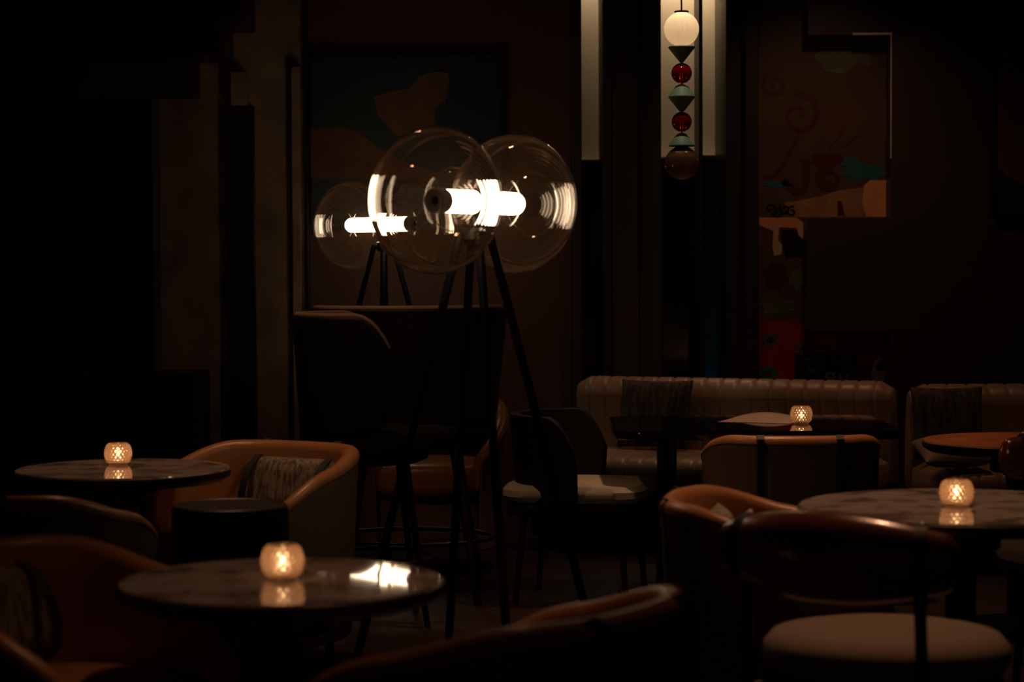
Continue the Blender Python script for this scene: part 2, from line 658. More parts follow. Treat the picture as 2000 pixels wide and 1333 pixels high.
mb = MB()
x0, x1, z0, z1 = span(606, 114, 976, 440, PY)
mb.box(x0, PY + 0.004, z0, x1, PY + 0.03, z1, 0)
mb.plate(outline([(845, 114), (976, 114), (976, 300), (880, 300), (850, 240), (882, 180)], PY), PY + 0.002, PY + 0.006, 1)
mb.plate(outline([(730, 190), (760, 178), (800, 172), (818, 150), (845, 140), (876, 142), (878, 165), (868, 200), (850, 208),
                  (848, 240), (838, 252), (800, 262), (770, 265), (752, 240), (738, 225)], PY), PY, PY + 0.006, 3)
mb.plate(outline([(607, 252), (660, 248), (700, 256), (728, 282), (760, 300), (800, 320), (860, 340), (860, 352), (607, 348)], PY), PY, PY + 0.006, 2)
mb.plate(outline([(607, 395), (700, 385), (860, 380), (975, 390), (975, 438), (607, 438)], PY), PY + 0.001, PY + 0.006, 1)
child_of(mb.make('canvas', [art['teal'], art['navy'], art['rust'], art['ochre']], smooth=False), pic)
mb = MB()
for a in ((602, 109, 979, 114), (602, 440, 979, 445)):
    x0, x1, z0, z1 = span(*a, PY)
    mb.box(x0, PY - 0.012, z0, x1, WY - 0.002, z1)
for a in ((602, 114, 606, 440), (976, 114, 979, 440)):
    x0, x1, z0, z1 = span(*a, PY)
    mb.box(x0, PY - 0.012, z0, x1, WY - 0.002, z1)
child_of(mb.make('frame', M['darker'], smooth=False), pic)

# scroll mural behind the dark blocks
MY = WY - 0.02
mur = thing('mural', 'tall painted mural of scrolls, blue clouds and red flowers behind the sofa', 'mural', (0, 0, 0))
mur.location = P(1600, 800, MY)
mb = MB()
x0, x1, z0, z1 = span(1481, -30, 1738, 800, MY)
mb.box(x0, MY + 0.004, z0, x1, WY - 0.001, z1, 0)
F = MY + 0.002
stroke(mb, spiral(1560, 225, 6, 44, 1.35, 0.4, sgn=-1), lambda t: 5 + 7 * t, MY, 1, F)
stroke(mb, spiral(1515, 165, 4, 26, 1.3, 2.2, sgn=1), lambda t: 5 + 6 * t, MY, 1, F)
stroke(mb, [(1562, 262), (1540, 300), (1525, 330), (1505, 350), (1492, 345)], 8, MY, 1, F)
stroke(mb, [(1620, 290), (1640, 265), (1652, 248)], 3, MY, 1, F)
stroke(mb, [(1645, 290), (1668, 270), (1678, 264)], 3, MY, 1, F)
stroke(mb, [(1530, 352), (1556, 378), (1572, 370), (1576, 335), (1570, 312)], 14, MY, 1, F)
stroke(mb, spiral(1619, 350, 4, 26, 1.8, 0.0), lambda t: 6 + 6 * t, MY, 1, F - 0.0005)
mb.plate(outline([(1590, 300), (1640, 300), (1650, 318), (1600, 330), (1580, 318)], MY), F, MY + 0.006, 1)
mb.plate(outline([(1620, 78), (1668, 74), (1702, 90), (1700, 130), (1672, 124), (1650, 145), (1612, 140), (1590, 110)], MY), F, MY + 0.006, 2)
mb.plate(outline(blob(1690, 336, 42, 15, 7, 0.16), MY), F, MY + 0.006, 3)
mb.plate(outline(blob(1662, 318, 18, 12, 5, 0.2), MY), F - 0.0004, MY + 0.006, 3)
mb.plate(outline(blob(1518, 360, 26, 6, 5, 0.2), MY), F, MY + 0.006, 3)
mb.plate(outline([(1532, 396), (1560, 392), (1600, 384), (1640, 372), (1686, 366), (1728, 352), (1733, 424), (1540, 424)], MY), F + 0.0006, MY + 0.006, 10)
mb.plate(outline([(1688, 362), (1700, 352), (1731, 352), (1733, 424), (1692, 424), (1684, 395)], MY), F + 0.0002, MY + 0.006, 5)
mb.plate(outline([(1636, 392), (1644, 394), (1650, 422), (1636, 422)], MY), F, MY + 0.006, 1)
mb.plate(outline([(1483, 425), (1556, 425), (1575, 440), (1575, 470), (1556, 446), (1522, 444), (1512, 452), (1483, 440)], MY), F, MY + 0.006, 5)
mb.plate(outline([(1512, 440), (1522, 442), (1520, 470), (1528, 478), (1526, 497), (1512, 500), (1509, 480)], MY), F - 0.0004, MY + 0.006, 6)  # whitish reflected glow painted as a pale shape
mb.plate(outline([(1556, 444), (1566, 440), (1575, 462), (1570, 470), (1560, 460)], MY), F - 0.0004, MY + 0.006, 6)
for q in range(4):
    stroke(mb, spiral(1505 + 14 * q, 408 + 6 * (q % 2), 2, 11, 1.2, q * 1.3, n=20), 4, MY, 7, F - 0.0006)
mb.plate(outline([(1526, 448), (1575, 452), (1575, 500), (1535, 505), (1528, 480)], MY), F + 0.0002, MY + 0.006, 7)
mb.plate(outline(blob(1515, 540, 24, 26, 6, 0.12), MY), F, MY + 0.006, 1)
mb.plate(outline(blob(1555, 545, 15, 22, 5, 0.14), MY), F, MY + 0.006, 2)
mb.plate(outline(blob(1520, 600, 34, 16, 6, 0.2), MY), F, MY + 0.006, 9)
mb.plate(outline([(1483, 625), (1738, 640), (1738, 790), (1483, 790)], MY), F + 0.0008, MY + 0.006, 8)
mb.plate(outline([(1552, 690), (1672, 690), (1672, 760), (1552, 760)], MY), F + 0.0004, MY + 0.006, 7)
for (cx, cy, r, mi) in ((1505, 665, 17, 9), (1572, 680, 16, 9), (1590, 712, 20, 9), (1640, 700, 20, 9), (1655, 722, 16, 9), (1622, 735, 10, 6),
                        (1648, 738, 10, 6), (1500, 730, 18, 3)):
    mb.plate(outline(blob(cx, cy, r, r * 0.8, 7, 0.2), MY), F, MY + 0.006, mi)
    mb.plate(outline(blob(cx, cy, r * 0.45, r * 0.36, 5, 0.2), MY), F - 0.0006, MY + 0.006, 7 if mi == 9 else 1)
mb.plate(outline(blob(1716, 726, 14, 24, 3, 0.08), MY), F - 0.0002, MY + 0.006, 6)
mb.plate(outline(blob(1721, 716, 11, 9, 3, 0.1), MY), F - 0.0008, MY + 0.006, 7)
for q in range(6):
    mb.plate(outline([(1706 + 3.4 * q, 655), (1708 + 3.4 * q, 655), (1708 + 3.4 * q, 664), (1706 + 3.4 * q, 664)], MY), F, MY + 0.006, 6)
child_of(mb.make('painted_panel', [art['ground'], art['maroon'], art['olive'], art['cyan'], art['ochre'], art['glow_peach'], art['cream'], art['black'],
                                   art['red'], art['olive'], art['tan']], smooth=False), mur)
# dark blocks standing off the mural wall
struct(sbox('trim_30', M['dark'], 1577, 426, 1800, 648, WY - 0.16, 0.155, 0.003))
x0, x1, z0, z1 = span(1577, -100, 1800, 68, WY - 0.16)
struct(bevel(MB().box(x0, WY - 0.16, z0, x1, WY - 0.005, CZ - 0.005).make('trim_31', M['darker'], smooth=False), 0.003))
x0, x1, z0, z1 = span(1739, 68, 1800, 426, WY - 0.16)
x2 = P(1740, 400, WY - 0.16).x
struct(bevel(MB().box(x2, WY - 0.158, 0, 3.99, WY - 0.004, CZ - 0.005).make('trim_32', M['dark'], smooth=False), 0.003))
# slim metal edging on the block corner, gleam put into a pale colour
x0, x1, z0, z1 = span(1665, 64, 1741, 310, WY - 0.165)
e = MB()
e.box(x1 - 0.006, WY - 0.172, z0, x1, WY - 0.161, z1)
e.box(x0, WY - 0.172, z1 - 0.012, x1 - 0.006, WY - 0.161, z1)
struct(e.make('trim_33', M['sill'], smooth=False), 'slim metal edge at the top corner of the mural opening')

# picture at the right end
RY = WY - 0.21
rp = thing('painting', 'dark framed painting with rust hills cut by the right frame edge', 'painting', P(2020, 420, RY))
mb = MB()
x0, x1, z0, z1 = span(1944, -60, 2140, 416, RY)
mb.box(x0, RY + 0.004, z0, x1, RY + 0.03, z1, 0)
mb.plate(outline([(1946, 104), (1966, 98), (1985, 120), (2020, 130), (2130, 128), (2130, 360), (1998, 366), (1960, 335), (1946, 330)], RY), RY + 0.001, RY + 0.006, 1)
mb.plate(outline([(1946, 276), (1980, 296), (2030, 306), (2030, 362), (1998, 362), (1946, 330)], RY), RY, RY + 0.006, 2)
child_of(mb.make('canvas', [art['teal'], art['rust'], art['ochre']], smooth=False), rp)
mb = MB()
for a in ((1940, -64, 2144, -60), (1940, 416, 2144, 420), (1940, -60, 1944, 416), (2140, -60, 2144, 416)):
    x0, x1, z0, z1 = span(*a, RY)
    mb.box(x0, RY - 0.012, z0, x1, RY + 0.05, z1)
child_of(mb.make('frame', M['darker'], smooth=False), rp)


# ---------------------------------------------------------------- tables
def make_table(name, label, loc, R, H, top_mat, group=None, boss=True):
    t = thing(name, label, 'table', loc, 0, group)
    b = MB()
    b.lathe([(0, H - 0.012), (R - 0.012, H - 0.012), (R - 0.006, H - 0.010), (R - 0.004, H - 0.004), (R - 0.006, H), (0, H)], 96)
    b.make('tabletop', top_mat, t, angle=30)
    b = MB()
    b.lathe([(0, H - 0.045), (R * 0.72, H - 0.045), (R * 0.93, H - 0.040), (R - 0.002, H - 0.026), (R, H - 0.018), (R, H - 0.006), (R - 0.004, H - 0.0045),
             (R - 0.0045, H - 0.012), (0, H - 0.0125)], 96)
    b.make('edge_band', M['edge'], t, angle=30)
    b = MB()
    b.lathe([(0, H - 0.115), (0.095, H - 0.115), (0.104, H - 0.108), (0.104, H - 0.075), (0.095, H - 0.068), (0, H - 0.068)], 48)
    b.lathe([(0, H - 0.068), (0.06, H - 0.068), (0.075, H - 0.0455), (0, H - 0.0455)], 48)
    b.make('boss', M['edge'], t)
    b = MB()
    b.lathe([(0, 0.03), (0.05, 0.03), (0.042, 0.06), (0.04, H - 0.2), (0.05, H - 0.115), (0, H - 0.115)], 36)
    b.make('pedestal', M['metal'], t)
    b = MB()
    b.lathe([(0, 0), (0.21, 0), (0.215, 0.006), (0.21, 0.014), (0.06, 0.03), (0, 0.03)], 48)
    b.make('foot_plate', M['metal'], t)
    return t


TH = 0.68


def at_z(px, py, z):
    d = RM @ Vector(((px - 1000) / FPX, -(py - 666.5) / FPX, -1))
    t = (z - HC) / d.z
    return Vector((d.x * t, d.y * t, z))


tA = at_z(549, 1133, TH)
tB = at_z(240, 915, TH)
tC = Vector((1.19, 5.69, 0))
tI = Vector((1.83, 7.75, 0))
make_table('cafe_table', 'round marble table nearest the camera with a candle and a bright lamp reflection', (tA.x, tA.y, 0), 0.336, TH, M['marble'],
           'round tables')
make_table('cafe_table', 'round marble table at the far left with one candle', (tB.x, tB.y, 0), 0.342, TH, M['marble'], 'round tables')
make_table('cafe_table', 'wider round marble table at the right under the candle, beside the bolster chair', (tC.x, tC.y, 0), 0.43, TH, M['marble'],
           'round tables')
make_table('cafe_table', 'bare brown wood round table near the right sofa', (tI.x, tI.y, 0), 0.345, TH, M['walnut'], 'round tables')

# long black table before the sofa
dt = thing('dining_table', 'long glossy black table in front of the channelled sofa', 'table', (0.95, 8.62, 0))


def rrect(hx, hy, r, n=8):
    pts = []
    for cx, cy, a0 in ((hx - r, hy - r, 0), (-hx + r, hy - r, PI / 2), (-hx + r, -hy + r, PI), (hx - r, -hy + r, 1.5 * PI)):
        for i in range(n + 1):
            a = a0 + PI / 2 * i / n
            pts.append((cx + r * math.cos(a), cy + r * math.sin(a)))
    return pts


def slab(pts, z0, z1, b=0.004):
    mbx = MB()
    n = len(pts)
    cx = sum(p[0] for p in pts) / n
    cy = sum(p[1] for p in pts) / n
    lay = []
    for (s, z) in ((-b, z0), (0, z0 + b), (0, z1 - b), (-b, z1)):
        L = []
        for x, y in pts:
            dx, dy = x - cx, y - cy
            q = math.hypot(dx, dy)
            L.append((x + dx / q * s, y + dy / q * s, z))
        lay.append(L)
    vs = [v for L in lay for v in L]
    fs = [tuple(range(n)), tuple(range(3 * n, 4 * n))]
    for j in range(3):
        for i in range(n):
            fs.append((j * n + i, j * n + (i + 1) % n, (j + 1) * n + (i + 1) % n, (j + 1) * n + i))
    return mbx.add(vs, fs)


slab(rrect(0.55, 0.42, 0.10), TH - 0.035, TH).make('tabletop', M['lacquer'], dt)
for sx in (-1, 1):
    b = MB()
    b.lathe([(0, 0.03), (0.05, 0.03), (0.04, 0.06), (0.04, TH - 0.06), (0.12, TH - 0.036), (0, TH - 0.036)], 32, mat=Matrix.Translation((sx * 0.33, 0, 0)))
    b.lathe([(0, 0), (0.2, 0), (0.2, 0.012), (0.05, 0.03), (0, 0.03)], 32, mat=Matrix.Translation((sx * 0.33, 0, 0)))
    b.make('pedestal', M['metal'], dt)

# menu sheet, slightly curled
vs, fs = [], []
nx, ny = 14, 5
for i in range(nx + 1):
    for j in range(ny + 1):
        u, v = i / nx - 0.5, j / ny - 0.5
        vs.append((u * 0.30, v * 0.21, 0.0015 + 0.028 * (v + 0.5) ** 1.5 * math.sin(PI * min(1, max(0, u + 0.5))) ** 0.8))
for i in range(nx):
    for j in range(ny):
        a = i * (ny + 1) + j
        fs.append((a, a + 1, a + ny + 2, a + ny + 1))
q = at_z(1486, 823, TH)
men = obj('menu', vs, fs, M['paper'])
men.modifiers.new('thickness', 'SOLIDIFY').thickness = 0.0012
men.location = (q.x, q.y, TH)
men.rotation_euler = (0, 0, math.radians(-22))
tag(men, 'pale menu sheet lying on the long black table left of its candle', 'menu')


# ---------------------------------------------------------------- candles
def make_candle():
    root = thing('candle_holder', '', 'candle', (0, 0, 0), 0, 'cut glass candle holders')
    Hh = 0.074
    NA, NZ = 264, 84
    rows = 7
    cells = 24

    def R(z):
        t = z / Hh
        return 0.0275 + 0.0185 * math.sin(PI * min(1, (t * 0.86 + 0.06))) ** 0.8 + 0.001 * t

    vs, fs = [], []
    ring = []
    prof = []
    for j in range(NZ + 1):
        prof.append(Hh * j / NZ)
    for j, z in enumerate(prof):
        for i in range(NA):
            a = 2 * PI * i / NA
            t = (z / Hh - 0.1) / 0.84
            bump = 0.0
            if 0 < t < 1:
                row = t * rows
                rr = int(row)
                fz = row - rr - 0.5
                fa = (a / (2 * PI) * cells + 0.5 * (rr % 2)) % 1 - 0.5
                bump = math.sqrt(max(0.0, 1 - (fz * 2) ** 2 - (fa * 2) ** 2))
            r = R(z) + 0.0034 * bump - 0.0018
            vs.append((r * math.cos(a), r * math.sin(a), z))
    nout = (NZ + 1) * NA
    inner = [0.074, 0.070, 0.062, 0.052, 0.04, 0.028, 0.018, 0.012, 0.010]
    for z in inner:
        for i in range(NA):
            a = 2 * PI * i / NA
            r = R(z) - 0.0055 - (0.010 if z < 0.011 else 0.003 if z < 0.013 else 0)
            vs.append((r * math.cos(a), r * math.sin(a), z))
    for j in range(NZ):
        for i in range(NA):
            i2 = (i + 1) % NA
            fs.append((j * NA + i, j * NA + i2, (j + 1) * NA + i2, (j + 1) * NA + i))
    for i in range(NA):
        i2 = (i + 1) % NA
        fs.append((NZ * NA + i, NZ * NA + i2, nout + i2, nout + i))
    for j in range(len(inner) - 1):
        for i in range(NA):
            i2 = (i + 1) % NA
            fs.append((nout + j * NA + i, nout + j * NA + i2, nout + (j + 1) * NA + i2, nout + (j + 1) * NA + i))
    fs.append(tuple(range(NA)))
    last = nout + (len(inner) - 1) * NA
    fs.append(tuple(range(last, last + NA)))
    obj('glass_bowl', vs, fs, M['crystal'], root, angle=60)
    wx = MB().lathe([(0, 0.0105), (0.0185, 0.0105), (0.019, 0.012), (0.019, 0.020), (0.017, 0.0215), (0, 0.0205)], 32).make('wax', M['wax'], root)
    MB().tube([(0, 0, 0.0205), (0.0004, 0, 0.026), (0.001, 0, 0.030)], 0.0007, 8).make('wick', M['metal'], wx)
    MB().lathe([(0, 0.027), (0.0030, 0.029), (0.0050, 0.033), (0.0052, 0.037), (0.0038, 0.043), (0.0018, 0.049), (0, 0.054)], 20).make('flame', M['flame'], root)
    return root


cand = make_candle()
cands = [
    ('small cut glass candle holder alight on the marble table nearest the camera', at_z(552, 1131, TH)),
    ('small cut glass candle holder alight on the far left marble table', at_z(231, 908, TH)),
    ('small cut glass candle holder alight on the wide marble table at the right', at_z(1868, 989, TH)),
    ('small cut glass candle holder alight on the long black table beside the menu', at_z(1565, 828, TH)),
]
for i, (lab, p) in enumerate(cands):
    o = cand if i == 0 else copy_tree(cand)
    place(o, (p.x, p.y, TH + 0.0005), i * 0.7, lab, None, 0.95)


# ---------------------------------------------------------------- tub chairs
def plan(phi, hx, hy, n=2.7):
    """plan outline of the tub; phi 0 is the middle of the back (+y), the front is -y"""
    s, c = math.sin(phi), math.cos(phi)
    ax = math.copysign(abs(s) ** (2 / n), s) * hx
    ay = math.copysign(abs(c) ** (2 / n), c) * hy
    return ax, ay


ARM = math.radians(142)


def rim_z(phi, top=0.74):
    a = abs(phi)
    t = max(0.0, (a - math.radians(40)) / (ARM - math.radians(40)))
    return top - 0.10 * smooth01(t * 1.05) - 0.13 * t ** 3.5


def make_tub():
    root = thing('tub_chair', '', 'armchair', (0, 0, 0), 0, 'orange leather tub chairs')
    hx, hy, th = 0.345, 0.335, 0.052
    N = 72
    phis = [-ARM + 2 * ARM * i / N for i in range(N + 1)]

    def grid(profile):
        vs, fs = [], []
        kk = None
        for ph in phis:
            pr = profile(ph)
            kk = len(pr)
            for off, z in pr:
                x, y = plan(ph, hx - off, hy - off)
                f = 1 - 0.05 * (1 - min(1, z / 0.74)) * 2.0
                vs.append((x * f, y * f, z))
        for i in range(N):
            for j in range(kk - 1):
                fs.append((i * kk + j, i * kk + j + 1, (i + 1) * kk + j + 1, (i + 1) * kk + j))
        fs.append(tuple(range(kk)))
        fs.append(tuple(range(N * kk, (N + 1) * kk)))
        return vs, fs

    def outer(ph):
        zt = rim_z(ph) - 0.03
        return [(0.014, 0.10)] + [(0.0, 0.10 + (zt - 0.10) * t) for t in (0.02, 0.25, 0.5, 0.75, 1.0)] + [(0.012, zt + 0.004), (0.014, 0.11)]

    def inner(ph):
        zt = rim_z(ph)
        r = th / 2
        pr = [(0.013, zt - 0.045)]
        for i in range(9):
            a = PI * i / 8
            pr.append((r - (r + 0.003) * math.cos(a), zt - 0.030 + 0.030 * math.sin(a)))
        pr += [(th + 0.004, 0.36 + (zt - 0.06 - 0.36) * t) for t in (0.9, 0.6, 0.3, 0.0)]
        pr += [(0.02, 0.36)]
        return pr

    v, f = grid(outer)
    obj('outer_shell', v, f, M['taupe'], root, angle=50)
    v, f = grid(inner)
    obj('inner_shell', v, f, M['orange'], root, angle=50)
    # seat cushion: rounded, its front bulging a little past the arms
    vs, fs = [], []
    NN = 64
    lay = [(0.93, 0.33), (0.985, 0.345), (1.0, 0.38), (1.0, 0.42), (0.985, 0.448), (0.93, 0.466), (0.75, 0.474), (0.4, 0.478)]
    for s, z in lay:
        for i in range(NN):
            ph = 2 * PI * i / NN
            x, y = plan(ph, hx - th - 0.008, hy - th - 0.004)
            if y < 0:
                y *= 1.10
            vs.append((x * s * 0.955, y * s * 0.955, z))
    for j in range(len(lay) - 1):
        for i in range(NN):
            i2 = (i + 1) % NN
            fs.append((j * NN + i, j * NN + i2, (j + 1) * NN + i2, (j + 1) * NN + i))
    fs.append(tuple(range(NN)))
    fs.append(tuple(range((len(lay) - 1) * NN, len(lay) * NN)))
    obj('seat_cushion', vs, fs, M['orange'], root, angle=50)
    # seat box under the cushion
    vs, fs = [], []
    for z in (0.105, 0.332):
        for i in range(NN):
            x, y = plan(2 * PI * i / NN, hx - 0.055, hy - 0.055)
            vs.append((x * 0.93, y * 0.93, z))
    for i in range(NN):
        i2 = (i + 1) % NN
        fs.append((i, i2, NN + i2, NN + i))
    fs += [tuple(range(NN)), tuple(range(NN, 2 * NN))]
    obj('seat_base', vs, fs, M['taupe'], root, angle=50)
    for sx in (-1, 1):
        for sy in (-1, 1):
            MB().tube([(sx * 0.20, sy * 0.19, 0.0), (sx * 0.19, sy * 0.18, 0.108)], 0.013, 12, r2=0.018).make('leg', M['metal'], root)
    # two straps over the back, down the inside across the lumbar cushion
    for sx in (-1, 1):
        x = sx * 0.15
        yb = hy + 0.003
        pts = [(x, yb * 0.93, 0.13), (x, yb * 0.955, 0.40), (x, yb * 0.985, 0.60), (x, yb * 0.998, 0.70), (x, yb - 0.006, 0.728), (x, yb - 0.024, 0.7425),
               (x, yb - 0.042, 0.735), (x, yb - 0.057, 0.714), (x, yb - 0.075, 0.69), (x, yb - 0.125, 0.665), (x, yb - 0.165, 0.61), (x, yb - 0.182, 0.56),
               (x, yb - 0.178, 0.51), (x, yb - 0.15, 0.482)]
        st = MB().ribbon(pts, (1, 0, 0), 0.028, 0.004).make('strap', M['strap'], root)
        MB().box(x - 0.019, yb * 0.985 - 0.004, 0.30, x + 0.019, yb * 0.985 + 0.001, 0.335).make('buckle', M['metal'], st, smooth=False)
    return root


def cushion(name, label, cat, loc, rz, sx, sy, sz, mat, tilt=0.0, group=None):
    """a stuffed cushion standing upright: sx wide, sy thick, sz tall"""
    n, m = 26, 18
    vs, fs = [], []
    for side in (1, -1):
        for j in range(m + 1):
            for i in range(n + 1):
                u, v = 2 * i / n - 1, 2 * j / m - 1
                puff = max(0.0, (1 - u ** 4) * (1 - v ** 4)) ** 0.6
                pin = 1 - 0.05 * (1 - abs(u) ** 2) * abs(v) ** 3
                pin2 = 1 - 0.05 * (1 - abs(v) ** 2) * abs(u) ** 3
                vs.append((u * sx / 2 * pin2, side * (sy / 2 * puff + 0.002), (v * pin) * sz / 2 + sz / 2))
    k2 = (n + 1) * (m + 1)
    for s in (0, 1):
        for j in range(m):
            for i in range(n):
                a = s * k2 + j * (n + 1) + i
                fs.append((a, a + 1, a + n + 2, a + n + 1))
    edge = [(0, i) for i in range(n + 1)] + [(j, n) for j in range(1, m + 1)] + [(m, i) for i in range(n - 1, -1, -1)] + [(j, 0) for j in range(m - 1, 0, -1)]
    E = [j * (n + 1) + i for j, i in edge]
    for q in range(len(E)):
        a, b = E[q], E[(q + 1) % len(E)]
        fs.append((a, b, b + k2, a + k2))
    o = obj(name, vs, fs, mat, angle=70)
    o.location = loc
    o.rotation_euler = (tilt, 0, rz)
    return tag(o, label, cat, group)


tub = make_tub()
# local front is -y; rz turns the chair
TUBS = [
    ('near', 'orange tub chair seen from behind at the bottom centre of the photo', (-0.05, 3.84), (-0.84, 0.54), 1.0, False),
    ('nearleft', 'orange tub chair at the bottom left with a grey cushion, cut by the frame', (-0.92, 4.38), (0.86, -0.51), 1.0, True),
    ('left', 'tub chair showing its brown curved back, between the two left tables', (-1.33, 5.82), (0.38, 0.925), 1.0, False),
    ('strap', 'orange tub chair with strapped grey cushion facing us behind the drum table', (-0.868, 7.05), (-0.50, -0.866), 0.98, True),
    ('right', 'orange tub chair side-on beside the wide right table', (0.715, 5.62), (0.985, -0.17), 0.97, True),
    ('back', 'tub chair with two straps seen square from behind at the long black table', (1.03, 7.98), (0.0, 1.0), 0.95, False),
    ('far', 'orange tub chair half hidden behind the black bar stools', (-0.36, 9.36), (0.0, -1.0), 1.0, False),
]
cush = {'nearleft': 'grey woven cushion strapped in the bottom left tub chair', 'strap': 'grey woven cushion under two straps in the chair behind the drum table',
        'right': 'grey cushion peeping out of the tub chair beside the right table'}
for i, (key, lab, (x, y), (fx, fy), sc, cu) in enumerate(TUBS):
    o = tub if i == 0 else copy_tree(tub)
    rz = math.atan2(fy, fx) + PI / 2
    place(o, (x, y, 0), rz, lab, None, sc)
    if cu:
        R2 = Matrix.Rotation(rz, 3, 'Z')
        p = Vector((x, y, 0)) + R2 @ Vector((0, 0.15 if key == 'right' else 0.232 * sc, 0))
        cushion('cushion', cush[key], 'cushion', (p.x, p.y, 0.479 * sc), rz, 0.44, 0.10, 0.21, M['pillow'], math.radians(-12), 'lumbar cushions of the tub chairs')


# ---------------------------------------------------------------- bolster chairs
def make_bolster():
    root = thing('bolster_chair', '', 'chair', (0, 0, 0), 0, 'chairs with a round brown bolster back')
    seat = MB().lathe([(0, 0.385), (0.24, 0.385), (0.272, 0.395), (0.285, 0.42), (0.282, 0.448), (0.262, 0.470), (0.2, 0.482), (0.1, 0.487), (0, 0.488)], 64)
    seat.make('seat', M['beige'], root)
    MB().lathe([(0, 0.345), (0.265, 0.345), (0.27, 0.36), (0.262, 0.3845), (0, 0.3845)], 64).make('seat_frame', M['black'], root)
    # bolster: a barrel lying across the back, gently bent round the sitter
    n, m = 40, 24
    vs, fs = [], []
    yb, zb = 0.295, 0.680

    def bc(t):
        return Vector((0.255 * t, yb - 0.05 * t * t, zb))

    def br(t):
        return 0.102 - 0.036 * abs(t) ** 2.0

    rows = []
    for i in range(n + 1):
        t = -1 + 2 * i / n
        rows.append((bc(t), br(t), Vector((0.265, -0.10 * t, 0)).normalized()))
    # rounded ends
    ext = []
    for a in (0.25, 0.5, 0.75, 0.95, 1.0):
        ext.append(a)
    full = []
    for a in reversed(ext):
        c, r, d = rows[0]
        full.append((c - d * r * 0.55 * a, r * max(0.02, math.sqrt(1 - a * a)), d))
    full += rows
    for a in ext:
        c, r, d = rows[-1]
        full.append((c + d * r * 0.55 * a, r * max(0.02, math.sqrt(1 - a * a)), d))
    for c, r, d in full:
        a1 = Vector((0, 0, 1))
        a2 = d.cross(a1)
        for k2 in range(m):
            t = 2 * PI * k2 / m
            vs.append(c + a1 * math.sin(t) * r + a2 * math.cos(t) * r * 0.8)
    L = len(full)
    for i in range(L - 1):
        for k2 in range(m):
            k3 = (k2 + 1) % m
            fs.append((i * m + k2, i * m + k3, (i + 1) * m + k3, (i + 1) * m + k2))
    fs += [tuple(range(m)), tuple(range((L - 1) * m, L * m))]
    b = obj('bolster', vs, fs, M['brown'], root, angle=60)
    for sx in (-1, 1):
        t = sx * 0.83
        c, r = bc(t), br(t)
        d = Vector((0.265, -0.10 * t, 0)).normalized()
        a2 = d.cross(Vector((0, 0, 1)))
        pts = [c + Vector((0, 0, 1)) * math.sin(q) * (r + 0.002) + a2 * math.cos(q) * (r * 0.8 + 0.002) for q in [2 * PI * u / 32 for u in range(33)]]
        st = MB().ribbon(pts, d, 0.026, 0.004).make('strap', M['strap'], b)
        MB().lathe([(0, 0), (0.006, 0.001), (0.007, 0.003), (0.004, 0.006), (0, 0.007)], 16, mat=Matrix.Translation(c + Vector((0, 0, r + 0.003)))).make('stud', M['steel'], b)
    for sx in (-1, 1):
        c = bc(sx * 0.83)
        MB().tube([(sx * 0.225, 0.245, 0.0), (sx * 0.215, 0.262, 0.34), (c.x, c.y + 0.012, 0.60), (c.x, c.y + 0.004, c.z)], 0.014, 14).make('back_post', M['metal'], root)
        MB().tube([(sx * 0.20, -0.20, 0.0), (sx * 0.185, -0.185, 0.35)], 0.012, 14, r2=0.015).make('leg', M['metal'], root)
        MB().tube([(sx * 0.215, 0.26, 0.365), (sx * 0.18, 0.19, 0.365)], 0.010, 10).make('bracket', M['metal'], root)
    return root


bol = make_bolster()
place(bol, (0.862, 4.95, 0), math.atan2(0.81, 0.58) + PI / 2, 'round seated chair with brown bolster back at the right table, nearest the camera')
o = copy_tree(bol)
place(o, (1.80, 6.72, 0), math.atan2(-0.95, -0.30) + PI / 2, 'brown bolster chair at the far side of the right table, cut by the frame')


# ---------------------------------------------------------------- black bar stools and the dark shell chair
def shell_back(hx, hy, z0, z1, a1, th, drop=0.12, n=40):
    vs, fs = [], []
    rows = 14
    for side in (0, 1):
        for i in range(n + 1):
            ph = -a1 + 2 * a1 * i / n
            e = abs(ph) / a1
            zt = z1 - drop * max(0.0, (e - 0.72) / 0.28) ** 2.2
            zb = z0 + 0.05 * e * e
            for j in range(rows + 1):
                t = j / rows
                flare = 0.90 + 0.10 * t
                off = th * side
                vs.append(((hx * flare - off) * math.sin(ph), (hy * flare - off) * math.cos(ph), zb + (zt - zb) * t))
    kk = rows + 1
    s = (n + 1) * kk
    for d in (0, 1):
        for i in range(n):
            for j in range(rows):
                a = d * s + i * kk + j
                fs.append((a, a + 1, a + kk + 1, a + kk))
    for i in range(n):
        for j in (0, rows):
            a = i * kk + j
            fs.append((a, a + kk, a + kk + s, a + s))
    for i in (0, n):
        for j in range(rows):
            a = i * kk + j
            fs.append((a, a + 1, a + 1 + s, a + s))
    return vs, fs


